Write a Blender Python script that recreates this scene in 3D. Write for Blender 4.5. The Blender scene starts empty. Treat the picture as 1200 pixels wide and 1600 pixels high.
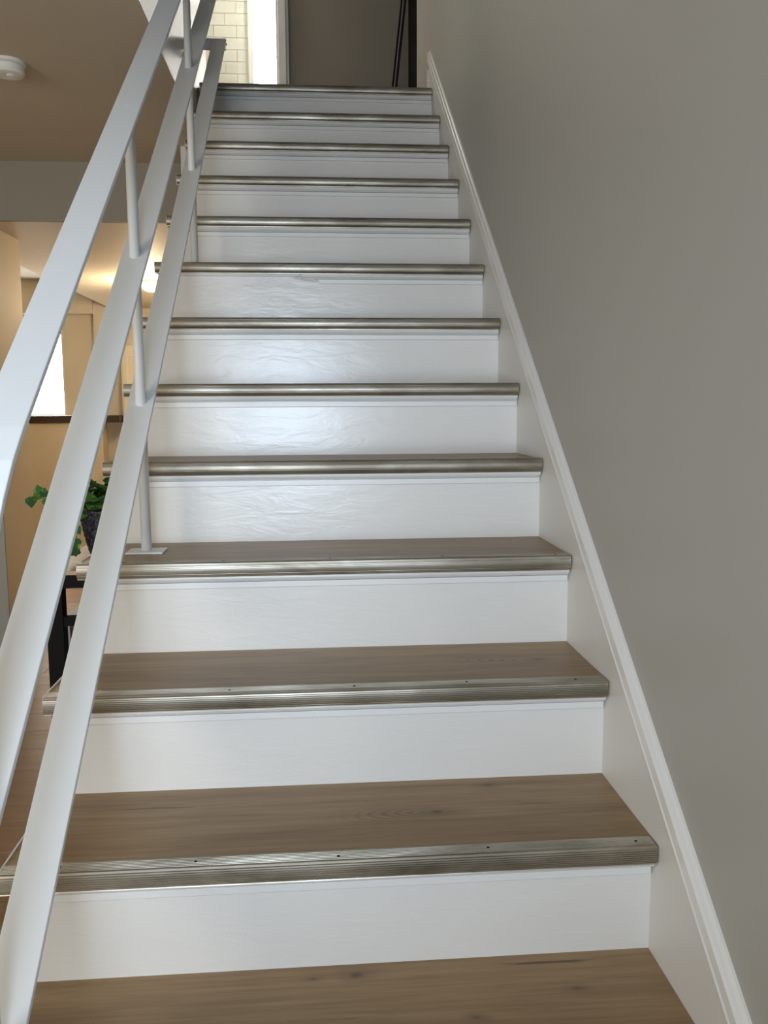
import bpy, bmesh, math, random
from mathutils import Vector, Matrix
random.seed(7)
S = bpy.context.scene
C = S.collection

# ------------------------------------------------------------------ camera
CAM = (-0.526912849, -0.980660279, 0.888608152)
YAW, PITCH, ROLL, FPX = -0.0775957486, -0.124632274, 0.00550382698, 1320.0
cd = bpy.data.cameras.new('camera'); cam = bpy.data.objects.new('camera', cd); C.objects.link(cam)
cy, sy, cp, sp, cr, sr = math.cos(YAW), math.sin(YAW), math.cos(PITCH), math.sin(PITCH), math.cos(ROLL), math.sin(ROLL)
RM = Matrix(((cy, -sy, 0), (sy, cy, 0), (0, 0, 1))) @ Matrix(((1, 0, 0), (0, cp, -sp), (0, sp, cp))) @ Matrix(((cr, 0, sr), (0, 1, 0), (-sr, 0, cr)))
X, F, U = RM.col[0], RM.col[1], RM.col[2]
cam.matrix_world = Matrix(((X[0], U[0], -F[0], CAM[0]), (X[1], U[1], -F[1], CAM[1]), (X[2], U[2], -F[2], CAM[2]), (0, 0, 0, 1)))
cd.sensor_fit = 'VERTICAL'; cd.sensor_height = 24.0; cd.lens = FPX / 1600 * 24.0
cd.clip_start = 0.02
S.camera = cam

# ------------------------------------------------------------------ world, lights, exposure
w = bpy.data.worlds.new('world'); S.world = w; w.use_nodes = True
bg = w.node_tree.nodes['Background']
bg.inputs[0].default_value = (0.86, 0.93, 1.0, 1); bg.inputs[1].default_value = 2.0
S.view_settings.view_transform = 'Standard'; S.view_settings.look = 'None'
S.view_settings.gamma = 1.0; S.view_settings.use_curve_mapping = False
S.view_settings.exposure = 0.0

def area(name, loc, direction, sx, sy, power, color, spread=180):
    l = bpy.data.lights.new(name, 'AREA'); l.shape = 'RECTANGLE'; l.size = sx; l.size_y = sy
    l.energy = power; l.color = color; l.spread = math.radians(spread)
    o = bpy.data.objects.new(name, l); C.objects.link(o); o.location = loc
    o.rotation_euler = Vector(direction).to_track_quat('-Z', 'Y').to_euler()
    return o
# daylight at the windows; the living room one is unseen, added as fill
area('daylight_front_door', (-0.74, -1.83, 0.95), (0, 1, 0.0), 0.56, 1.0, 7.5, (0.66, 0.81, 1.0), 80)
area('living_fill_light', (-2.9, -1.83, 0.95), (0.15, 1, 0), 1.6, 1.3, 42, (1.0, 0.925, 0.79))
area('daylight_upstairs_window', (-0.62, 5.12, 3.45), (-0.05, -1, -0.18), 0.56, 1.2, 100, (1.0, 0.94, 0.84))
area('daylight_back_window', (-3.06, 7.32, 1.2), (0, -1, 0), 0.34, 0.74, 42, (1.0, 0.93, 0.80))

# ------------------------------------------------------------------ materials
def mat(name, col, rough=0.5, metal=0.0):
    m = bpy.data.materials.new(name); m.use_nodes = True
    b = m.node_tree.nodes['Principled BSDF']
    b.inputs['Base Color'].default_value = (*col, 1); b.inputs['Roughness'].default_value = rough
    b.inputs['Metallic'].default_value = metal
    return m
def BS(m): return m.node_tree.nodes['Principled BSDF']
def nd(m, t, **kw):
    n = m.node_tree.nodes.new(t)
    for k, v in kw.items():
        if k in n.inputs: n.inputs[k].default_value = v
        else: setattr(n, k, v)
    return n
def lk(m, a, b): m.node_tree.links.new(a, b)
def pos(m, scale=(1, 1, 1), rot=(0, 0, 0)):
    g = nd(m, 'ShaderNodeNewGeometry'); mp = nd(m, 'ShaderNodeMapping')
    mp.inputs['Scale'].default_value = scale; mp.inputs['Rotation'].default_value = rot
    lk(m, g.outputs['Position'], mp.inputs['Vector']); return mp.outputs[0]
def bump(m, sock, strength, dist, prev=None):
    b = nd(m, 'ShaderNodeBump'); b.inputs['Strength'].default_value = strength; b.inputs['Distance'].default_value = dist
    lk(m, sock, b.inputs['Height'])
    if prev: lk(m, prev, b.inputs['Normal'])
    return b.outputs[0]
def noise(m, vec, scale, detail=3, rough=0.5, dist=0.0):
    n = nd(m, 'ShaderNodeTexNoise'); n.inputs['Scale'].default_value = scale; n.inputs['Detail'].default_value = detail
    n.inputs['Roughness'].default_value = rough; n.inputs['Distortion'].default_value = dist
    lk(m, vec, n.inputs['Vector']); return n.outputs[0]
def ramp(m, sock, stops):
    r = nd(m, 'ShaderNodeValToRGB'); e = r.color_ramp.elements
    while len(e) < len(stops): e.new(0.5)
    for k, (p, c) in enumerate(stops): e[k].position = p; e[k].color = (*c, 1)
    lk(m, sock, r.inputs[0]); return r.outputs[0]
def mix(m, fac, a, b, mode='MIX'):
    n = nd(m, 'ShaderNodeMix'); n.data_type = 'RGBA'; n.blend_type = mode
    for s, v in ((n.inputs[0], fac), (n.inputs[6], a), (n.inputs[7], b)):
        if isinstance(v, (int, float)): s.default_value = v
        elif isinstance(v, tuple): s.default_value = (*v, 1)
        else: lk(m, v, s)
    return n.outputs[2]

def paint(name, col, rough, stroke=(1, 1, 1), bs=0.12, bd=0.002, sc=30, var=0.04):
    m = mat(name, col, rough)
    v = pos(m, stroke)
    n1 = noise(m, v, sc, 4, 0.6, 0.6); n2 = noise(m, pos(m), 3.0, 2)
    c = mix(m, n2, tuple(x * (1 - var) for x in col), tuple(min(1, x * (1 + var)) for x in col))
    lk(m, c, BS(m).inputs['Base Color'])
    lk(m, bump(m, n1, bs, bd), BS(m).inputs['Normal'])
    return m
M_white = paint('gloss_white_riser_paint', (0.78, 0.768, 0.735), 0.24, (0.5, 1, 1.6), 0.30, 0.0035, 22)
M_trim = paint('gloss_white_trim_paint', (0.79, 0.79, 0.77), 0.32, (1, 1, 1), 0.25, 0.002, 40)
M_string = paint('white_skirting_paint', (0.70, 0.69, 0.66), 0.38, (1, 1, 1), 0.12, 0.002, 22)
M_rail = paint('white_metal_enamel', (0.82, 0.855, 0.88), 0.38, (1, 1, 1), 0.06, 0.001, 35, 0.015)
M_wall = paint('warm_grey_wall_paint', (0.405, 0.402, 0.368), 0.50, (2.4, 2.4, 1.0), 0.10, 0.0025, 16, 0.02)
M_opening = paint('gloss_white_opening_paint', (0.72, 0.71, 0.69), 0.30, (2.5, 14, 1.4), 0.5, 0.004, 12)
M_ceil = paint('ceiling_paint', (0.58, 0.50, 0.375), 0.8, (1, 1, 1), 0.15, 0.002, 90)
M_beam = paint('beam_paint', (0.31, 0.28, 0.215), 0.7, (1, 1, 1), 0.1, 0.002, 60)
M_cream = paint('cream_back_room_paint', (0.70, 0.62, 0.48), 0.62, (1, 1, 1), 0.08, 0.002, 60)
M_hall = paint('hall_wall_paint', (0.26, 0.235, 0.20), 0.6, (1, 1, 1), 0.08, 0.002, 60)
M_door = paint('cream_cabinet_paint', (0.78, 0.72, 0.58), 0.45)
M_tan = paint('warm_bounce_tan', (0.42, 0.30, 0.18), 0.7)  # picked so an unseen wall bounces warm light onto the risers
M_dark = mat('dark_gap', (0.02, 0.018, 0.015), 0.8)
M_black = mat('black_lacquer', (0.006, 0.006, 0.006), 0.7); BS(M_black).inputs['Specular IOR Level'].default_value = 0.15
M_sheen = mat('grey_sheen', (0.25, 0.26, 0.28), 0.35, 0.8)
M_plastic = mat('white_plastic', (0.78, 0.77, 0.72), 0.4)
M_grout = mat('pale_grout', (0.60, 0.61, 0.53), 0.8)
M_tile = paint('cream_glazed_tile', (0.76, 0.77, 0.68), 0.30, (1, 1, 1), 0.05, 0.001, 20, 0.03)

KNOTS = [(-0.323, 0.393, 0.0095, 0.8), (-0.225, 0.489, 0.0070, 0), (-0.474, 0.249, 0.0095, 0.0), (-0.308, 0.140, 0.0050, 0.0), (-0.092, 0.643, 0.0055, 0.7), (-0.145, 0.188, 0.0055, 0.0), (-0.553, 0.248, 0.0035, 0.0), (-0.70, 1.16, 0.006, 0.5)]
def wood(name, dark, mid, light, axis='X', knots=True, rough=0.42):
    m = mat(name, mid, rough)
    st = (1, 1, 1) if axis == 'X' else (1, 1, 1)
    r = (0, 0, 0) if axis == 'X' else (0, 0, math.radians(90))
    oi = nd(m, 'ShaderNodeObjectInfo')
    g = nd(m, 'ShaderNodeNewGeometry')
    off = nd(m, 'ShaderNodeVectorMath', operation='MULTIPLY_ADD')
    cmb = nd(m, 'ShaderNodeCombineXYZ')
    for i in range(3): lk(m, oi.outputs['Random'], cmb.inputs[i])
    lk(m, cmb.outputs[0], off.inputs[0]); off.inputs[1].default_value = (7.3, 3.1, 5.7); lk(m, g.outputs['Position'], off.inputs[2])
    base = off.outputs[0]
    def mp(s):
        n = nd(m, 'ShaderNodeMapping'); n.inputs['Scale'].default_value = s; n.inputs['Rotation'].default_value = r
        lk(m, base, n.inputs['Vector']); return n.outputs[0]
    fine = noise(m, mp((1.6, 34, 34)), 3.2, 6, 0.62, 0.3)
    broad = noise(m, mp((0.9, 9, 9)), 1.7, 4, 0.6, 0.8)
    blot = noise(m, mp((1.3, 4, 4)), 1.2, 2)
    c1 = ramp(m, broad, [(0.28, dark), (0.50, mid), (0.74, light)])
    c2 = ramp(m, fine, [(0.30, tuple(x * 0.70 for x in mid)), (0.48, mid), (0.70, light)])
    c = mix(m, 0.45, c1, c2)
    c = mix(m, 0.35, c, ramp(m, blot, [(0.3, dark), (0.7, light)]), 'SOFT_LIGHT')
    if knots:
        vo = nd(m, 'ShaderNodeTexVoronoi'); vo.inputs['Scale'].default_value = 1.25; vo.inputs['Randomness'].default_value = 1.0
        wv = nd(m, 'ShaderNodeVectorMath', operation='MULTIPLY_ADD')
        nn = nd(m, 'ShaderNodeTexNoise'); nn.inputs['Scale'].default_value = 5.0; nn.inputs['Detail'].default_value = 2
        v0 = mp((1.0, 4.2, 4.2)); lk(m, v0, nn.inputs['Vector'])
        lk(m, nn.outputs['Color'], wv.inputs[0]); wv.inputs[1].default_value = (0.22, 0.22, 0.22); lk(m, v0, wv.inputs[2])
        lk(m, wv.outputs[0], vo.inputs['Vector'])
        d = vo.outputs['Distance']
        sn = nd(m, 'ShaderNodeMath', operation='MULTIPLY'); lk(m, d, sn.inputs[0]); sn.inputs[1].default_value = 105
        si = nd(m, 'ShaderNodeMath', operation='SINE'); lk(m, sn.outputs[0], si.inputs[0])
        fall = ramp(m, d, [(0.06, (0.55, 0.55, 0.55)), (0.30, (0, 0, 0))])
        ms = nd(m, 'ShaderNodeMath', operation='MULTIPLY'); lk(m, si.outputs[0], ms.inputs[0]); lk(m, fall, ms.inputs[1])
        mx = nd(m, 'ShaderNodeMath', operation='MAXIMUM'); lk(m, ms.outputs[0], mx.inputs[0]); mx.inputs[1].default_value = 0
        c = mix(m, mx.outputs[0], c, tuple(x * 0.66 for x in mid))
        core = ramp(m, d, [(0.022, (0.9, 0.9, 0.9)), (0.060, (0, 0, 0))])
        c = mix(m, core, c, tuple(x * 0.35 for x in dark))
        crack = ramp(m, noise(m, mp((1.1, 15, 15)), 3.1, 3, 0.5, 0.2), [(0.26, (0.85, 0.85, 0.85)), (0.315, (0, 0, 0))])
        c = mix(m, crack, c, tuple(x * 0.50 for x in dark))
    lk(m, c, BS(m).inputs['Base Color'])
    lk(m, bump(m, fine, 0.12, 0.001), BS(m).inputs['Normal'])
    return m
M_tread = wood('oak_look_vinyl', (0.185, 0.118, 0.058), (0.330, 0.228, 0.122), (0.450, 0.330, 0.195))
M_plank = wood('oak_look_floor', (0.20, 0.118, 0.056), (0.30, 0.185, 0.092), (0.38, 0.245, 0.130), 'X', False)
M_table = wood('light_oak_table', (0.40, 0.29, 0.17), (0.52, 0.39, 0.25), (0.60, 0.47, 0.32), 'Y', False)
M_ledge = wood('dark_walnut_ledge', (0.035, 0.026, 0.02), (0.065, 0.046, 0.035), (0.10, 0.072, 0.055), 'X', False, 0.4)

def add_knots(m, knots):
    """ring-grained knots at given places (x, y) of the stair treads"""
    cur = BS(m).inputs['Base Color'].links[0].from_socket
    g = nd(m, 'ShaderNodeNewGeometry')
    wob = nd(m, 'ShaderNodeTexNoise'); wob.inputs['Scale'].default_value = 9; wob.inputs['Detail'].default_value = 3
    lk(m, g.outputs['Position'], wob.inputs['Vector'])
    for kx, ky, size, ringy in knots:
        ad = nd(m, 'ShaderNodeVectorMath', operation='MULTIPLY_ADD'); lk(m, wob.outputs['Color'], ad.inputs[0])
        ad.inputs[1].default_value = (0.05, 0.018, 0); lk(m, g.outputs['Position'], ad.inputs[2])
        mp = nd(m, 'ShaderNodeMapping'); mp.inputs['Location'].default_value = (-(kx + 0.025) * 0.24, -(ky + 0.009), 0); mp.inputs['Scale'].default_value = (0.24, 1.0, 0.0)
        lk(m, ad.outputs[0], mp.inputs['Vector'])
        ln = nd(m, 'ShaderNodeVectorMath', operation='LENGTH'); lk(m, mp.outputs[0], ln.inputs[0])
        d = ln.outputs['Value']
        if ringy:
            mu = nd(m, 'ShaderNodeMath', operation='MULTIPLY'); lk(m, d, mu.inputs[0]); mu.inputs[1].default_value = 1150
            si = nd(m, 'ShaderNodeMath', operation='SINE'); lk(m, mu.outputs[0], si.inputs[0])
            # rings are strongest on the left flank of the knot
            m2 = nd(m, 'ShaderNodeMapping'); m2.inputs['Location'].default_value = (-(kx - 0.075) * 0.34, -(ky - 0.004), 0); m2.inputs['Scale'].default_value = (0.34, 1.0, 0.0)
            lk(m, g.outputs['Position'], m2.inputs['Vector'])
            l2 = nd(m, 'ShaderNodeVectorMath', operation='LENGTH'); lk(m, m2.outputs[0], l2.inputs[0])
            fa = ramp(m, l2.outputs['Value'], [(0.006, (ringy,) * 3), (0.045, (0, 0, 0))])
            pr = nd(m, 'ShaderNodeMath', operation='MULTIPLY'); lk(m, si.outputs[0], pr.inputs[0]); lk(m, fa, pr.inputs[1])
            mx = nd(m, 'ShaderNodeMath', operation='MAXIMUM'); lk(m, pr.outputs[0], mx.inputs[0]); mx.inputs[1].default_value = 0
            cur = mix(m, mx.outputs[0], cur, (0.15, 0.095, 0.05))
        m3 = nd(m, 'ShaderNodeMapping'); m3.inputs['Location'].default_value = (-(kx + 0.025) * 0.5, -(ky + 0.009), 0); m3.inputs['Scale'].default_value = (0.5, 1.0, 0.0)
        lk(m, ad.outputs[0], m3.inputs['Vector'])
        l3 = nd(m, 'ShaderNodeVectorMath', operation='LENGTH'); lk(m, m3.outputs[0], l3.inputs[0]); d = l3.outputs['Value']
        core = ramp(m, d, [(size * 0.3, (0.8,) * 3), (size * 0.9, (0.0,) * 3)])
        cur = mix(m, core, cur, (0.060, 0.034, 0.018))
        halo = ramp(m, d, [(size, (0.35,) * 3), (size * 2.8, (0.0,) * 3)])
        cur = mix(m, halo, cur, (0.13, 0.080, 0.042))
    lk(m, cur, BS(m).inputs['Base Color'])
add_knots(M_tread, KNOTS)

def metal_mat():
    m = mat('worn_ribbed_aluminium', (0.5, 0.48, 0.42), 0.36, 1.0)
    n1 = noise(m, pos(m, (0.8, 3, 3)), 5.0, 4, 0.6, 0.5); n2 = noise(m, pos(m, (3, 60, 120)), 3, 3)
    c = ramp(m, n1, [(0.32, (0.28, 0.245, 0.185)), (0.5, (0.42, 0.38, 0.305)), (0.7, (0.62, 0.58, 0.50))])
    lk(m, c, BS(m).inputs['Base Color'])
    rr = nd(m, 'ShaderNodeMapRange'); lk(m, n1, rr.inputs[0]); rr.inputs[3].default_value = 0.50; rr.inputs[4].default_value = 0.30
    lk(m, rr.outputs[0], BS(m).inputs['Roughness']); BS(m).inputs['Metallic'].default_value = 0.9
    lk(m, bump(m, n2, 0.1, 0.0006), BS(m).inputs['Normal'])
    return m
M_alu = metal_mat()

def leaf_mat():
    m = mat('pothos_leaf', (0.07, 0.20, 0.03), 0.6); BS(m).inputs['Specular IOR Level'].default_value = 0.2
    oi = nd(m, 'ShaderNodeObjectInfo')
    c = ramp(m, oi.outputs['Random'], [(0.0, (0.012, 0.055, 0.016)), (0.5, (0.035, 0.13, 0.025)), (1.0, (0.10, 0.26, 0.035))])
    n = ramp(m, noise(m, pos(m), 60, 3), [(0.56, (0, 0, 0)), (0.66, (0.6, 0.6, 0.6))])
    lk(m, mix(m, n, c, (0.28, 0.38, 0.10)), BS(m).inputs['Base Color'])
    return m
M_leaf = leaf_mat()
M_stem = mat('plant_stem', (0.10, 0.16, 0.04), 0.5)
M_soil = mat('potting_soil', (0.025, 0.016, 0.01), 0.95)
M_pot = mat('dark_blue_textured_glaze', (0.014, 0.015, 0.035), 0.45)
pn = noise(M_pot, pos(M_pot), 42, 1, 0.5, 2.2)
lk(M_pot, ramp(M_pot, pn, [(0.45, (0.004, 0.005, 0.010)), (0.50, (0.10, 0.10, 0.15)), (0.55, (0.004, 0.005, 0.010))]), BS(M_pot).inputs['Base Color'])
lk(M_pot, bump(M_pot, pn, 0.6, 0.004), BS(M_pot).inputs['Normal'])

def emit(name, col, strength):
    m = mat(name, col, 0.5); b = BS(m)
    b.inputs['Emission Color'].default_value = (*col, 1); b.inputs['Emission Strength'].default_value = strength
    return m
M_globe = emit('glowing_opal_glass', (1.0, 0.80, 0.52), 9.0)
def glass():
    m = mat('window_glass', (1, 1, 1), 0.02); b = BS(m); b.inputs['Transmission Weight'].default_value = 1.0; b.inputs['IOR'].default_value = 1.01
    return m
M_glass = glass()

# ------------------------------------------------------------------ mesh helpers
def bmbox(bm, x0, x1, y0, y1, z0, z1):
    v = [bm.verts.new(p) for p in ((x0, y0, z0), (x1, y0, z0), (x1, y1, z0), (x0, y1, z0), (x0, y0, z1), (x1, y0, z1), (x1, y1, z1), (x0, y1, z1))]
    for f in ((0, 3, 2, 1), (4, 5, 6, 7), (0, 1, 5, 4), (1, 2, 6, 5), (2, 3, 7, 6), (3, 0, 4, 7)): bm.faces.new([v[i] for i in f])
def bmprism_x(bm, prof, x0, x1):
    a = [bm.verts.new((x0, y, z)) for y, z in prof]; b = [bm.verts.new((x1, y, z)) for y, z in prof]
    n = len(prof)
    for i in range(n):
        j = (i + 1) % n; bm.faces.new((a[i], a[j], b[j], b[i]))
    bm.faces.new(a[::-1]); bm.faces.new(b)
def bmtube(bm, pts, r, seg=14, cap=True):
    pts = [Vector(p) for p in pts]; rings = []
    for i, p in enumerate(pts):
        d = (pts[min(i + 1, len(pts) - 1)] - pts[max(i - 1, 0)]).normalized()
        u = d.orthogonal().normalized() if i == 0 else (u0 - d * u0.dot(d)).normalized()
        u0 = u; v = d.cross(u)
        rr = r[i] if isinstance(r, (list, tuple)) else r
        rings.append([bm.verts.new(p + (u * math.cos(2 * math.pi * k / seg) + v * math.sin(2 * math.pi * k / seg)) * rr) for k in range(seg)])
    for a, b in zip(rings, rings[1:]):
        for k in range(seg): bm.faces.new((a[k], a[(k + 1) % seg], b[(k + 1) % seg], b[k]))
    if cap: bm.faces.new(rings[0][::-1]); bm.faces.new(rings[-1])
def bmlathe(bm, prof, cx, cy, seg=28):
    rings = [[bm.verts.new((cx + r * math.cos(2 * math.pi * k / seg), cy + r * math.sin(2 * math.pi * k / seg), z)) for k in range(seg)] for r, z in prof]
    for a, b in zip(rings, rings[1:]):
        for k in range(seg): bm.faces.new((a[k], a[(k + 1) % seg], b[(k + 1) % seg], b[k]))
    bm.faces.new(rings[0][::-1]); bm.faces.new(rings[-1])
def link(name, bm, m, parent=None, smooth=False, bevel=0.0, **props):
    bmesh.ops.recalc_face_normals(bm, faces=bm.faces)
    me = bpy.data.meshes.new(name); bm.to_mesh(me); bm.free()
    if smooth:
        for p in me.polygons: p.use_smooth = True
    me.materials.append(m)
    o = bpy.data.objects.new(name, me); C.objects.link(o)
    if parent: o.parent = parent
    if bevel:
        b = o.modifiers.new('bevel', 'BEVEL'); b.width = bevel; b.segments = 2; b.limit_method = 'ANGLE'
    for k, v in props.items(): o[k] = v
    return o
def box(name, b, m, parent=None, bevel=0.0, **props):
    bm = bmesh.new(); bmbox(bm, *b); return link(name, bm, m, parent, bevel=bevel, **props)
def boxes(name, bs, m, parent=None, bevel=0.0, **props):
    bm = bmesh.new()
    for b in bs: bmbox(bm, *b)
    return link(name, bm, m, parent, bevel=bevel, **props)
def thing(name, label, cat, group=None, loc=(0, 0, 0)):
    o = bpy.data.objects.new(name, None); C.objects.link(o); o.location = loc; o.empty_display_size = 0.1
    o['label'] = label; o['category'] = cat
    if group: o['group'] = group
    return o
ST = dict(kind='structure')

# ------------------------------------------------------------------ dimensions
RISE, RUN, WID = 0.19, 0.245029, 1.015
NTOP = 12
DZ = {1: .0018, 2: .0013, 3: .0034, 4: .0024, 5: -.0048, 6: -.0037, 7: -.003, 8: -.004, 9: -.001, 12: .006}
def tz(k): return k * RISE + DZ.get(k, 0.0)
def ty(k): return k * RUN
FLOOR = -0.38; CEIL = 2.067; UP = tz(12); UPC = 4.68
XW = 0.012           # plane of the right wall
XL = -1.03           # plane of the white wall above the ceiling edge
YB = 3.38            # beam
LOW = 1.79           # dropped ceiling
NX = -2.125
YF = 7.1             # far wall of the back room

# ------------------------------------------------------------------ structure
floor = box('floor', (-4.3, 0.3, -2.2, 7.5, FLOOR - 0.06, FLOOR - 0.012), M_dark, **ST)
pl = bmesh.new(); bmbox(pl, 0, 1.198, 0, 0.186, FLOOR - 0.012, FLOOR)
plank0 = link('plank', pl, M_plank, floor, bevel=0.0008)
used = False
for j in range(50):
    y = -2.19 + j * 0.1885
    if y > 7.2: break
    offx = -4.3 - (j * 0.47) % 1.2
    for i in range(5):
        x = offx + i * 1.2
        if x > -1.0 and y > -0.2: continue
        if x < -4.29 or x + 1.198 > 0.02 + 0.6: continue
        if not used: o = plank0; used = True
        else: o = plank0.copy(); C.objects.link(o)
        o.location = (x, y, 0)
box('wall_right', (XW, XW + 0.10, -1.8, 3.60, FLOOR, UPC), M_wall, **ST)
# side room behind the opening, its shade painted in as near-black walls
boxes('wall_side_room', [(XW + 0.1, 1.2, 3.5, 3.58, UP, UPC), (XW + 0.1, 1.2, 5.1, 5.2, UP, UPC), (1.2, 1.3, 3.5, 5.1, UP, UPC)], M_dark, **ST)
# front wall with a door light and an unseen opening added for the fill light
boxes('wall_front', [(-4.3, XW, -1.8, -1.7, 1.62, CEIL), (-4.3, -3.72, -1.8, -1.7, FLOOR, 1.62), (-2.08, -1.03, -1.8, -1.7, FLOOR, 1.62),
                     (-0.37, XW, -1.8, -1.7, FLOOR, 1.62), (-3.72, -2.08, -1.8, -1.7, FLOOR, 0.28), (-1.03, -0.37, -1.8, -1.7, FLOOR, 0.12),
                     (-1.03, -0.37, -1.8, -1.7, 1.47, 1.62)], M_wall, **ST)
box('wall_left', (-4.3, -4.2, -2.1, 7.3, FLOOR, 2.3), M_cream, **ST)
# living room ceiling, with the stairwell cut out of it
boxes('ceiling', [(-4.3, XL - 0.10, -1.8, YB, CEIL, CEIL + 0.10), (XL - 0.10, XW, -1.8, -0.35, CEIL, CEIL + 0.10), (XL - 0.10, XL, -0.35, YB, CEIL, CEIL + 0.006)], M_ceil, **ST)
box('wall_stairwell_left', (XL - 0.10, XL, -0.35, 3.33, CEIL + 0.006, UPC), M_opening, **ST)
box('wall_stairwell_front', (XL, XW, -0.45, -0.35, CEIL + 0.1, UPC), M_tan, **ST)
box('ceiling_upper', (-2.6, 1.3, -0.45, 5.4, UPC, UPC + 0.1), M_hall, **ST)  # unseen; hall brown chosen to dim and warm the upper steps
box('trim_beam', (-4.2, XL - 0.1, YB, YB + 0.03, LOW, CEIL + 0.1), M_beam, **ST)
# back room
box('ceiling_back_room', (-2.4, XL - 0.1, YB + 0.03, YF + 0.2, LOW, LOW + 0.25), M_cream, **ST)
box('ceiling_alcove', (-4.2, -2.4, YB + 0.14, YF + 0.2, 2.04, 2.14), M_plastic, **ST)
box('trim_bulkhead', (-2.42, -2.15, YB + 0.03, 3.90, LOW, 2.04), M_cream, **ST)
box('wall_nib', (-2.27, NX, 3.425, 3.88, FLOOR, LOW), M_cream, **ST)
box('wall_living_far', (-4.2, NX, 3.411, 3.424, FLOOR, LOW), M_wall, **ST)
boxes('wall_far', [(-4.2, -3.26, YF + 0.1, YF + 0.2, FLOOR, 2.04), (-2.868, -2.56, YF + 0.1, YF + 0.2, FLOOR, 2.04), (-3.26, -2.868, YF + 0.1, YF + 0.2, FLOOR, 0.81),
                   (-3.26, -2.868, YF + 0.1, YF + 0.2, 1.63, 2.04), (-2.56, XL - 0.1, YF, YF + 0.2, FLOOR, 2.04), (-3.5, -2.56, YF - 0.02, YF + 0.1, 1.743, 2.04)], M_cream, **ST)
box('wall_back_room_right', (XL - 0.1, XL, 3.20, YF, FLOOR, CEIL), M_cream, **ST)
box('wall_understair_end', (XL - 0.1, XW, 3.10, 3.195, FLOOR, UP - 0.2), M_white, **ST)
box('wall_half', (-3.22, -2.45, 6.80, 7.0, FLOOR, 0.757), M_cream, **ST)
wn = boxes('window_1', [(-3.26, -3.235, YF + 0.1, YF + 0.18, 0.81, 1.63), (-2.885, -2.868, YF + 0.1, YF + 0.18, 0.81, 1.63),
                        (-3.235, -2.885, YF + 0.1, YF + 0.18, 0.81, 0.83), (-3.235, -2.885, YF + 0.1, YF + 0.18, 1.605, 1.63)], M_trim, **ST)
box('pane', (-3.235, -2.885, YF + 0.14, YF + 0.145, 0.83, 1.605), M_glass, wn)
# upper landing
box('floor_landing', (XL - 0.1, 1.2, ty(12) + 0.05, 5.2, UP - 0.2, UP - 0.003), M_tread, **ST)
box('floor_upper_bathroom', (-2.6, XL - 0.1, 3.33, 5.2, UP - 0.2, UP - 0.003), M_tread, **ST)
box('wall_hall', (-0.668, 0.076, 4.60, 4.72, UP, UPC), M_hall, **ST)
boxes('wall_upper_left', [(-2.6, -2.5, 3.33, 5.2, UP, UPC), (-2.5, XL - 0.1, 3.25, 3.33, UP, UPC)], M_wall, **ST)
tr = box('trim_1', (-0.746, -0.668, 4.575, 4.72, UP, UPC - 0.3), M_trim, bevel=0.004, **ST)
box('moulding', (-0.733, -0.684, 4.562, 4.575, UP, UPC - 0.3), M_trim, tr, bevel=0.004)
# tiled end wall with a window in it
WX0, WX1, WZ0, WZ1 = -0.925, -0.30, 2.85, 4.05
tw = boxes('wall_upper_back', [(-2.5, WX0, 5.0, 5.1, UP, UPC), (WX1, 0.09, 5.0, 5.1, UP, UPC), (WX0, WX1, 5.0, 5.1, UP, WZ0), (WX0, WX1, 5.0, 5.1, WZ1, UPC)], M_grout, **ST)
bm = bmesh.new(); bmbox(bm, 0.0012, 0.1488, -0.006, 0, 0.0012, 0.0738)
tile0 = link('tile', bm, M_tile, tw, bevel=0.001)
bm = bmesh.new(); bmbox(bm, 0.0012, 0.0738, -0.006, 0, 0.0012, 0.0738)
half0 = link('tile', bm, M_tile, tw, bevel=0.001)
t_used = h_used = False
TX1 = WX0 - 0.02
for r in range(25):
    z = 2.33 + r * 0.075
    x = TX1
    cnt = 0
    if r % 2:
        x -= 0.075
        o = half0 if not h_used else half0.copy()
        if h_used: C.objects.link(o)
        h_used = True; o.location = (x, 5.0, z)
    while cnt < 5:
        x -= 0.15; cnt += 1
        o = tile0 if not t_used else tile0.copy()
        if t_used: C.objects.link(o)
        t_used = True; o.location = (x, 5.0 + random.uniform(-0.0006, 0.0006), z)
w2 = boxes('window_2', [(WX0 - 0.02, WX0 + 0.015, 4.97, 5.06, WZ0, WZ1), (WX1 - 0.03, WX1, 4.985, 5.06, WZ0, WZ1), (WX0, WX1, 4.975, 5.06, WZ0 - 0.03, WZ0 + 0.02),
                        (WX0, WX1, 4.985, 5.06, WZ1 - 0.03, WZ1)], M_trim, bevel=0.003, **ST)
box('meeting_rail', (WX0 + 0.015, WX1 - 0.03, 5.01, 5.05, 3.190, 3.212), M_trim, w2, bevel=0.002)
box('pane', (WX0 + 0.015, WX1 - 0.03, 5.052, 5.055, WZ0 + 0.02, WZ1 - 0.03), M_glass, w2)

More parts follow.
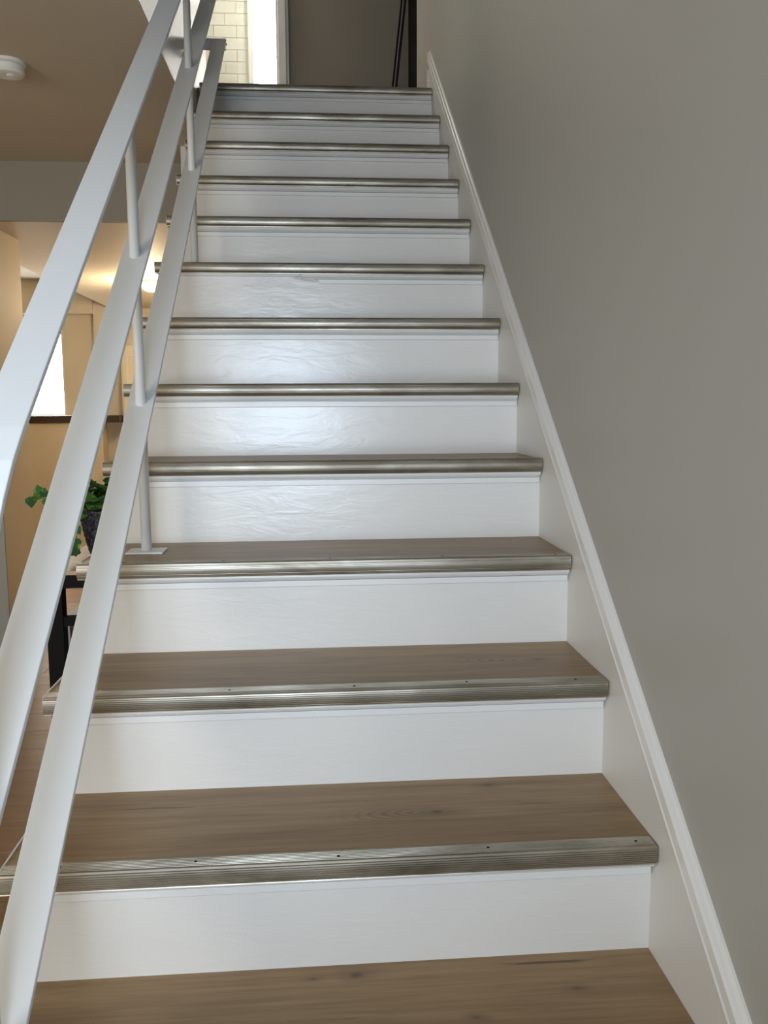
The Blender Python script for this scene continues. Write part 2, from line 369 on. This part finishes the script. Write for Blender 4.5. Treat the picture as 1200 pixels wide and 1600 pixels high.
# skirting at the right wall (board and sloping moulding)
SL = 0.770
bm = bmesh.new()
bmprism_x(bm, [(-0.6, FLOOR), (0.02, FLOOR), (3.0, UP - 0.46), (3.08, UP - 0.46), (3.08, UP + 0.10), (3.0, 3.0 * SL + 0.09), (-0.6, -0.6 * SL + 0.09)], 0.004, XW)
sk = link('baseboard_right', bm, M_string, **ST)
def slope_mould(prof, ya, yb, name, m, parent):
    bm = bmesh.new()
    a = [bm.verts.new((x, ya, ya * SL + z)) for x, z in prof]; b = [bm.verts.new((x, yb, yb * SL + z)) for x, z in prof]
    n = len(prof)
    for i in range(n): bm.faces.new((a[i], a[(i + 1) % n], b[(i + 1) % n], b[i]))
    bm.faces.new(a[::-1]); bm.faces.new(b)
    return link(name, bm, m, parent)
MZ = 0.086
prof = [(0.006, MZ), (-0.003, MZ), (-0.0045, MZ + 0.004), (-0.003, MZ + 0.0085), (0.0008, MZ + 0.0095), (0.0008, MZ + 0.0125), (-0.004, MZ + 0.014), (-0.004, MZ + 0.036), (-0.001, MZ + 0.041), (0.004, MZ + 0.043), (0.008, MZ + 0.049), (XW, MZ + 0.050), (XW + 0.002, MZ)]
slope_mould(prof, -0.6, 3.06, 'cap_moulding', M_trim, sk)
boxes('cap_end', [(-0.004, XW, 3.055, 3.075, UP + 0.01, UP + 0.125), (-0.012, XW, 3.055, 3.10, UP, UP + 0.03)], M_trim, sk, bevel=0.003)

# ------------------------------------------------------------------ staircase
stair = thing('staircase', 'straight white staircase with oak-look treads and ribbed metal nosings', 'staircase')
def nosing_profile(y, z, rib=0.0012, swell=0.0019):
    p = [(y + 0.034, z - 0.001), (y + 0.034, z + 0.0016)]
    n = 6
    for i in range(n):   # grooves in the top flange
        a = y + 0.031 - i * 0.0042
        p += [(a, z + 0.0020), (a - 0.0022, z + 0.0020), (a - 0.0026, z + 0.0011), (a - 0.0038, z + 0.0011)]
    p += [(y + 0.0040, z + 0.0026), (y + 0.0006, z + 0.0022), (y - 0.0012, z - 0.0004)]
    m = 8
    for i in range(m):   # ribs down the rounded front
        t0 = (i + 0.15) / m; t1 = (i + 0.62) / m; t2 = (i + 0.72) / m; t3 = (i + 0.98) / m
        for t, d in ((t0, 0), (t1, 0), (t2, rib), (t3, rib)):
            zz = z - 0.002 - t * 0.027
            bul = -swell * math.sin(math.pi * min(1, t * 0.92 + 0.12)) + (0.004 * max(0, t - 0.75) ** 1.3 * 4)
            p.append((y + bul + d, zz))
    p += [(y + 0.003, z - 0.0305), (y + 0.010, z - 0.0305), (y + 0.010, z - 0.001)]
    return p
sb = bmesh.new()
bmlathe(sb, [(0.0023, 0.0), (0.0023, 0.0007), (0.0014, 0.0010)], 0, 0, 10)
sm = bpy.data.meshes.new('screw'); sb.to_mesh(sm); sb.free(); sm.materials.append(M_black)
for k in range(-1, NTOP + 1):
    y, z = ty(k), tz(k); zb = tz(k - 1) if k > -1 else FLOOR
    yn = ty(k + 1) + 0.03
    # riser under this tread
    box('riser', (-0.980, 0.004, y + 0.030, y + 0.048, zb - 0.001, z - 0.027), M_white, stair)
    yback = yn + 0.01 if k < NTOP else y + 0.09
    t = box('tread', (-WID, 0.0035, y + 0.0045, yback, z - 0.027, z), M_tread, stair)
    if k == NTOP:
        t['label'] = 'edge board of the upper landing'
    bm = bmesh.new(); bmprism_x(bm, nosing_profile(y, z, *((0.0012, 0.0019) if k <= 2 else (0.0004, 0.0032) if k == 3 else (0.00015, 0.0048))), -WID, 0.0)
    link('nosing_strip', bm, M_alu, t)
    bm = bmesh.new(); bmbox(bm, -WID - 0.003, -WID, y + 0.010, yn - 0.002, z - 0.026, z + 0.002)
    link('side_trim', bm, M_trim, t)
    if k <= 5:
        for i in range(5):
            s = bpy.data.objects.new('screw', sm); C.objects.link(s); s.parent = t
            s.location = (-0.93 + i * 0.222 + 0.02 * math.sin(k * 3.1 + i), y + 0.018 + 0.003 * math.sin(i * 2 + k), z + 0.0016)
    # scotia under the nosing: rounded bead, then a flat strip, both nibbled along the edge
    x0a = -0.995 if k != 7 else -0.572
    x0b = -0.990 if k != 7 else -0.515
    yr = y + 0.030
    bead = [(yr, z - 0.0285), (yr - 0.020, z - 0.0285), (yr - 0.021, z - 0.034), (yr - 0.018, z - 0.0385), (yr - 0.013, z - 0.0405), (yr - 0.0105, z - 0.043), (yr, z - 0.043)]
    flat = [(yr, z - 0.0448), (yr - 0.0078, z - 0.0448), (yr - 0.0078, z - 0.0565), (yr - 0.0066, z - 0.0578), (yr, z - 0.0578)]
    mo = bmesh.new(); bmprism_x(mo, bead, x0a, 0.001); bmprism_x(mo, [(a, b + 0.0) for a, b in flat], x0b, 0.0)
    if k != 7:   # mitred return on the open side
        bmbox(mo, -1.000, -0.985, yr - 0.018, yn - 0.03, z - 0.043, z - 0.028)
    link('scotia', mo, M_trim, stair)
    if k == 7:
        bm = bmesh.new(); bmprism_x(bm, [(yr, z - 0.0285), (yr - 0.012, z - 0.0285), (yr - 0.012, z - 0.0345), (yr, z - 0.0355)], -0.985, -0.575)
        # splintered end of the broken moulding
        vs = [bm.verts.new(p) for p in ((-0.600, yr - 0.002, z - 0.040), (-0.565, yr - 0.016, z - 0.034), (-0.515, yr - 0.009, z - 0.052), (-0.565, yr - 0.002, z - 0.047), (-0.54, yr, z - 0.03))]
        for f in ((0, 1, 2), (0, 2, 3), (0, 4, 1), (1, 4, 2)): bm.faces.new([vs[i] for i in f])
        link('broken_scotia', bm, M_trim, stair, label='broken left half of the moulding')
# closed side of the stairs: cut string stepping under every tread, down to the floor
bm = bmesh.new()
for k in range(-1, NTOP + 1):
    bmbox(bm, -0.997, -0.9803, ty(k) + 0.032, (ty(k + 1) + 0.032) if k < NTOP else ty(k) + 0.158, FLOOR, tz(k) - 0.0272)
link('stringer', bm, M_white, stair)

# ------------------------------------------------------------------ railing
XP, HW, TH = -0.905, 0.0275, 0.009
RS = 0.785
rail = thing('stair_railing', 'white painted metal stair railing of flat bars and round posts', 'railing', loc=(XP, 0, 0))
def flatbar(path, name, **props):
    """flat bar whose upper edge follows path (y, z); thickness TH below"""
    bm = bmesh.new(); n = len(path); top = []; bot = []
    for i, (y, z) in enumerate(path):
        a = Vector(path[max(i - 1, 0)]); b = Vector(path[min(i + 1, n - 1)]); d = (b - a).normalized()
        if 0 < i < n - 1:
            d1 = (Vector(path[i]) - a).normalized(); d2 = (b - Vector(path[i])).normalized()
            d = (d1 + d2).normalized(); sc = 1 / max(0.5, d.dot(d1))
        else: sc = 1
        nn = Vector((d[1], -d[0])) * TH * sc
        top.append((y, z)); bot.append((y + nn[0], z + nn[1]))
    prof = top + bot[::-1]
    m = len(prof)
    va = [bm.verts.new((-HW, y, z)) for y, z in prof]; vb = [bm.verts.new((HW, y, z)) for y, z in prof]
    for i in range(m): bm.faces.new((va[i], va[(i + 1) % m], vb[(i + 1) % m], vb[i]))
    for i in range(n - 1):
        j, k = m - 1 - i, m - 2 - i
        bm.faces.new((va[i], va[j], va[k], va[i + 1])); bm.faces.new((vb[i], vb[i + 1], vb[k], vb[j]))
    return link(name, bm, M_rail, rail, bevel=0.0012, **props)
Y3E = 2.745
O3, O2, O1 = 0.207, 0.512, 0.815
flatbar([(-0.62, -0.62 * RS + O3), (1.4, 1.4 * 0.783 + O3), (Y3E, 2.388)], 'lower_rail')
flatbar([(-0.62, -0.62 * RS + O2), (4 * 0.6, 2.4 * RS + O2), (2.74, 2.74 * RS + O2)], 'middle_rail')
# handrail: bends down and returns into the middle rail at its lower end
pts = []
ys = -0.125; R = 0.50; ang = math.pi / 2 - math.atan(RS)
cz = ys * RS + O1; L = R * math.tan(ang / 2)
dirx, dirz = math.cos(math.atan(RS)), math.sin(math.atan(RS))
pts.append((ys, ys * RS + O2 + 0.002))
cyc, czc = ys + R, cz - L
for i in range(9):
    a = math.pi - ang * i / 8
    pts.append((cyc + R * math.cos(a), czc + R * math.sin(a)))
pts += [(1.4, 1.4 * RS + O1 + 0.003), (2.74, 2.74 * RS + O1 + 0.01)]
flatbar(pts, 'handrail')
# top ends: a short flat piece from the lower rail to the stairwell wall, screwed on
box('wall_plate', (-0.128, HW - 0.002, Y3E - 0.006, Y3E + 0.004, 2.345, 2.389), M_rail, rail, bevel=0.001).location = (0, 0, 0)
bpy.context.view_layer.update()
br = bmesh.new(); bmtube(br, [(-0.075, Y3E - 0.0, 2.35), (-0.115, Y3E + 0.03, 2.325)], 0.010, 8); bmbox(br, -0.1249, -0.115, Y3E - 0.02, Y3E + 0.05, 2.30, 2.35)
link('bracket', br, M_black, rail, label='dark bracket at the wall')
bx = bmesh.new(); bmtube(bx, [(HW, Y3E - 0.012, 2.364), (HW + 0.004, Y3E - 0.012, 2.364)], 0.004, 8)
link('bolt', bx, M_black, rail, label='dark bolt head')
def post(y, k, ztop):
    zb = tz(k)
    bm = bmesh.new(); bmtube(bm, [(0, y, zb + 0.003), (0, y, ztop)], 0.0112, 18)
    p = link('post', bm, M_rail, rail, smooth=True)
    bm = bmesh.new()
    v = [bm.verts.new((sx * (0.040 if sy < 0 else 0.040), y + sy * 0.032, zb + q)) for q in (0.0, 0.0045) for sx, sy in ((-1, -1), (1, -1), (1, 1), (-1, 1))]
    for f in ((0, 3, 2, 1), (4, 5, 6, 7), (0, 1, 5, 4), (1, 2, 6, 5), (2, 3, 7, 6), (3, 0, 4, 7)): bm.faces.new([v[i] for i in f])
    link('base_plate', bm, M_rail, p, bevel=0.002)
PY = [(0.885, 3), (1.800, 7), (-0.075, -1)]
for y, k in PY:
    post(y, k, y * RS + (O1 if y > 0 else O2) - 0.006 + 0.001 * y)

# ------------------------------------------------------------------ smoke detector
sd = thing('smoke_detector', 'round white smoke detector on the ceiling above the room', 'smoke detector', loc=(-1.570, 2.18, CEIL))
bm = bmesh.new(); bmlathe(bm, [(0.060, 0.0), (0.060, -0.010), (0.052, -0.012)], 0, 0, 36); link('mounting_plate', bm, M_plastic, sd, smooth=False)
bm = bmesh.new(); bmlathe(bm, [(0.050, -0.012), (0.056, -0.016), (0.056, -0.034), (0.050, -0.042), (0.030, -0.046)], 0, 0, 36); link('cover', bm, M_plastic, sd)
bm = bmesh.new(); bmlathe(bm, [(0.014, -0.045), (0.013, -0.049), (0.008, -0.050)], 0.012, -0.01, 20); link('test_button', bm, M_plastic, sd)

# ------------------------------------------------------------------ ceiling lamp in the back room
lamp = thing('ceiling_lamp', 'small glowing globe ceiling lamp in the warm back room', 'lamp', loc=(-1.700, 5.36, LOW))
bm = bmesh.new(); bmlathe(bm, [(0.055, 0.0), (0.055, -0.014), (0.045, -0.018)], 0, 0, 30); link('lamp_base', bm, M_plastic, lamp)
bm = bmesh.new()
bmlathe(bm, [(0.045 if i == 0 else 0.068 * math.sin(math.pi * (0.28 + 0.71 * i / 10)), -0.016 - 0.060 * (math.cos(math.pi * 0.28) - math.cos(math.pi * (0.28 + 0.71 * i / 10))) * 0.62) for i in range(11)], 0, 0, 30)
link('globe', bm, M_globe, lamp, smooth=True)
pd = bpy.data.lights.new('lamp_light', 'POINT'); pd.energy = 34; pd.color = (1.0, 0.80, 0.54); pd.shadow_soft_size = 0.07
po = bpy.data.objects.new('lamp_light', pd); C.objects.link(po); po.location = (-1.700, 5.36, LOW - 0.17)

# unseen lamp added to brighten the upstairs tiles, beside the landing
bl = thing('ceiling_lamp', 'unseen ceiling lamp added to brighten the tiled room beside the landing', 'lamp', loc=(-1.85, 4.3, UPC))
bm = bmesh.new(); bmlathe(bm, [(0.12, 0.0), (0.12, -0.02), (0.10, -0.06), (0.05, -0.075)], 0, 0, 30); link('fill_diffuser', bm, M_globe, bl)
pd = bpy.data.lights.new('tile_fill_light', 'POINT'); pd.energy = 45; pd.color = (1.0, 0.985, 0.93); pd.shadow_soft_size = 0.12
po = bpy.data.objects.new('tile_fill_light', pd); C.objects.link(po); po.location = (-1.85, 4.3, UPC - 0.25)

# ------------------------------------------------------------------ ledge on the half wall
lg = box('window_ledge', (-3.235, -2.292, 6.78, 7.02, 0.757, 0.820), M_ledge, bevel=0.003)
lg['label'] = 'dark brown wooden ledge capping the half wall below the window'; lg['category'] = 'ledge'

# ------------------------------------------------------------------ cream cupboard against the far wall
cb = thing('tall_cupboard', 'tall cream cupboard against the far wall of the back room', 'cupboard', loc=(-2.0, 6.9, FLOOR))
box('cabinet_body', (-0.285, 0.25, 0.0, 0.198, 0, 1.825), M_door, cb, bevel=0.003)
dr = boxes('cabinet_door', [(-0.27, 0.235, -0.02, -0.0005, 0.05, 1.81)], M_door, cb, bevel=0.003)
boxes('panel_moulding', [(-0.235, -0.22, -0.028, -0.0205, 0.12, 1.74), (0.185, 0.20, -0.028, -0.0205, 0.12, 1.74), (-0.22, 0.185, -0.028, -0.0205, 1.725, 1.74), (-0.22, 0.185, -0.028, -0.0205, 0.12, 0.135)], M_trim, dr)

# ------------------------------------------------------------------ console table with shelves
TX0, TX1_, TY0, TY1 = -1.405, -1.075, 1.745, 2.62
tb = thing('console_table', 'black framed console table with wooden top and shelf beside the stairs', 'table', loc=(TX0, TY0, FLOOR))
LX, LY = TX1_ - TX0, TY1 - TY0
box('tabletop', (-0.006, LX, -0.004, LY, 0.738, 0.752), M_table, tb, bevel=0.002)
for sx in (0, 1):
    for s in (0, 1):
        x = sx * (LX - 0.052); y = s * (LY - 0.05)
        box('leg', (x, x + 0.052, y, y + 0.05, 0, 0.7378), M_black, tb, bevel=0.001)
for s in (0, 1):
    y = 0.006 + s * (LY - 0.036)
    box('apron', (0.0522, LX - 0.0522, y, y + 0.024, 0.694, 0.7378), M_black, tb)
    for z0, z1 in ((0.569, 0.600), (0.270, 0.298)): box('cross_bar', (0.0522, LX - 0.0522, y, y + 0.024, z0, z1), M_black, tb)
for x in (0.006, LX - 0.030):
    box('apron', (x, x + 0.024, 0.0502, LY - 0.0502, 0.694, 0.7378), M_black, tb)
box('shelf', (0.0525, LX - 0.053, 0.0305, LY - 0.0305, 0.580, 0.598), M_table, tb, label='light wooden middle shelf')
box('shelf', (0.0525, LX - 0.053, 0.0305, LY - 0.0305, 0.280, 0.297), M_black, tb, label='black bottom shelf')
def book(x, y, th, d, h, m, label):
    t = thing('book', label, 'book', 'books on the bottom shelf of the console table', loc=(x, y, FLOOR + 0.2972))
    boxes('cover', [(0, 0.003, 0, d, 0, h), (th - 0.003, th, 0, d, 0, h), (0.003, th - 0.003, 0, 0.003, 0, h)], m, t)
    box('pages', (0.0031, th - 0.0031, 0.0031, d - 0.004, 0.003, h - 0.003), M_plastic, t)
    return t
M_bk = mat('dark_red_cover', (0.05, 0.008, 0.010), 0.4); M_bk2 = mat('white_cover', (0.75, 0.73, 0.72), 0.4); M_bk3 = mat('near_black_cover', (0.02, 0.016, 0.018), 0.4)
book(TX0 + 0.0545, TY0 + 0.04, 0.006, 0.19, 0.262, M_bk2, 'thin white spined book next to the black table leg')
book(TX0 + 0.0620, TY0 + 0.042, 0.036, 0.19, 0.258, M_bk, 'dark red book right of the thin white book')
book(TX0 + 0.0990, TY0 + 0.040, 0.030, 0.18, 0.250, M_bk3, 'near-black book at the right end of the books')

# ------------------------------------------------------------------ potted plant
PX, PYY, PZ = -1.272, 2.01, FLOOR + 0.7522
pp = thing('potted_plant', 'trailing green pothos in a dark textured pot on the console table', 'plant', loc=(PX, PYY, PZ))
bm = bmesh.new()
rings = []; seg = 48; rows = 22
for j in range(rows + 1):
    z = 0.168 * j / rows
    r0 = 0.050 + 0.036 * (j / rows) ** 0.8
    ring = []
    for k in range(seg):
        a = 2 * math.pi * k / seg
        d = 0.0028 * math.sin(k * 1.57 + 1.1 * j) * math.sin(j * 1.35 + 0.6 * math.sin(k * 0.8)) if 1 < j < rows - 1 else 0
        ring.append(bm.verts.new(((r0 + d) * math.cos(a), (r0 + d) * math.sin(a), z)))
    rings.append(ring)
inner = [bm.verts.new((0.076 * math.cos(2 * math.pi * k / seg), 0.076 * math.sin(2 * math.pi * k / seg), 0.168)) for k in range(seg)]
deep = [bm.verts.new((0.073 * math.cos(2 * math.pi * k / seg), 0.073 * math.sin(2 * math.pi * k / seg), 0.140)) for k in range(seg)]
rings += [inner, deep]
for a, b in zip(rings, rings[1:]):
    for k in range(seg): bm.faces.new((a[k], a[(k + 1) % seg], b[(k + 1) % seg], b[k]))
bm.faces.new(rings[0][::-1])
link('pot', bm, M_pot, pp, smooth=True)
bm = bmesh.new(); bmlathe(bm, [(0.072, 0.141), (0.072, 0.150), (0.03, 0.154)], 0, 0, 24); link('soil', bm, M_soil, pp)
def leaf_mesh():
    bm = bmesh.new(); rows = []
    prof = [(0, 0.03), (0.10, 0.42), (0.28, 0.55), (0.5, 0.48), (0.75, 0.25), (0.92, 0.08), (1.0, 0.01)]
    for t, wd in prof:
        rows.append([bm.verts.new((sx * wd, t - (0.10 if abs(sx) == 1 and t < 0.15 else 0), -0.10 * t * t + 0.12 * abs(sx) * wd)) for sx in (-1, -0.5, 0, 0.5, 1)])
    for a, b in zip(rows, rows[1:]):
        for k in range(4): bm.faces.new((a[k], a[k + 1], b[k + 1], b[k]))
    me = bpy.data.meshes.new('leaf'); bm.to_mesh(me); bm.free(); me.materials.append(M_leaf)
    for p in me.polygons: p.use_smooth = True
    return me
LM = leaf_mesh()
def leaf(p, d, up, s):
    d = Vector(d).normalized(); up = Vector(up); xx = d.cross(up).normalized(); zz = xx.cross(d).normalized()
    o = bpy.data.objects.new('leaf', LM); C.objects.link(o); o.parent = pp
    o.matrix_local = Matrix(((xx[0] * s, d[0] * s, zz[0] * s, p[0]), (xx[1] * s, d[1] * s, zz[1] * s, p[1]), (xx[2] * s, d[2] * s, zz[2] * s, p[2]), (0, 0, 0, 1)))
    return o
rnd = random.Random(3)
def strand(pts, n, s0, s1):
    pts = [Vector(p) for p in pts]
    # Catmull-like resample
    out = []
    for i in range(len(pts) - 1):
        for t in range(5):
            out.append(pts[i].lerp(pts[i + 1], t / 5))
    out.append(pts[-1])
    bm = bmesh.new(); bmtube(bm, out, 0.0018, 6); link('stem', bm, M_stem, pp, smooth=True)
    for i in range(n):
        q = out[int((i + 1) / n * (len(out) - 1))]
        side = rnd.choice((-1, 1)); s = rnd.uniform(s0, s1)
        leaf(q, (side * rnd.uniform(0.3, 1), rnd.uniform(-1, 0.1), rnd.uniform(-0.9, 0.3)), (rnd.uniform(-.3, .3), -0.7, 0.8), s)
# crown of leaves
for i in range(46):
    a = rnd.uniform(0, 2 * math.pi); r = rnd.uniform(0.01, 0.085); z = 0.15 + rnd.uniform(0.01, 0.115) * (1 - r * 3)
    p = Vector((r * math.cos(a), r * math.sin(a), z))
    leaf(p, (math.cos(a), math.sin(a), rnd.uniform(-0.8, 0.6)), (rnd.uniform(-.3, .3), -0.5, 0.9), rnd.uniform(0.045, 0.075))
for i in range(9):
    a = i * 0.7; e = Vector((0.05 * math.cos(a), 0.05 * math.sin(a), 0.22)); bm = bmesh.new(); bmtube(bm, [(0.02 * math.cos(a), 0.02 * math.sin(a), 0.15), (0.035 * math.cos(a), 0.035 * math.sin(a), 0.19), e], 0.0018, 6); link('stem', bm, M_stem, pp)
# the runner that reaches out to the left
strand([(-0.04, -0.01, 0.17), (-0.10, -0.02, 0.205), (-0.17, -0.02, 0.205), (-0.232, -0.02, 0.213)], 3, 0.03, 0.04)
for x, z, d, s in ((-0.238, 0.212, (0.02, -0.15, -1), 0.036), (-0.205, 0.222, (-0.25, -0.2, 1), 0.036), (-0.192, 0.215, (0.1, -0.2, 1), 0.032), (-0.165, 0.212, (0.25, -0.2, 0.9), 0.036), (-0.19, 0.205, (0.1, -0.3, -1), 0.024), (-0.160, 0.204, (-0.1, -0.2, -1), 0.032)):
    leaf((x, -0.025, z), d, (0, -1, 0.15), s)
# hanging runner at the front left of the pot
strand([(-0.05, -0.03, 0.17), (-0.095, -0.05, 0.13), (-0.085, -0.055, 0.08), (-0.08, -0.055, 0.03)], 2, 0.03, 0.036)
for x, z, d, s in ((-0.105, 0.115, (-0.3, -0.1, -1), 0.040), (-0.085, 0.07, (0.3, -0.1, -1), 0.034), (-0.115, 0.052, (-0.8, -0.2, -0.5), 0.038), (-0.09, 0.045, (0.2, -0.1, -1), 0.034), (-0.118, 0.09, (-0.9, -0.1, -0.2), 0.032)):
    leaf((x, -0.07, z), d, (0.1, -0.8, 0.5), s)

# ------------------------------------------------------------------ black pole leaning in the hall
bp = thing('leaning_pole', 'slim black pole leaning against the dark wall at the head of the stairs', 'pole', loc=(-0.085, 4.53, UP))
bm = bmesh.new(); bmtube(bm, [(-0.0105, 0, 0), (0.203 - 0.0105, 0.045, 1.75)], 0.0062, 10); link('tube', bm, M_black, bp)
bm = bmesh.new(); bmtube(bm, [(0.0125, 0, 0), (0.203 + 0.0125, 0.045, 1.75)], 0.0062, 10); link('tube', bm, M_black, bp)
bm = bmesh.new(); bmtube(bm, [(0.001, 0, 0.01), (0.204, 0.045, 1.74)], 0.0055, 8); link('core', bm, M_sheen, bp, label='grey strip imitating the sheen along the black pole')  # grey core stands in for the highlight on the pole
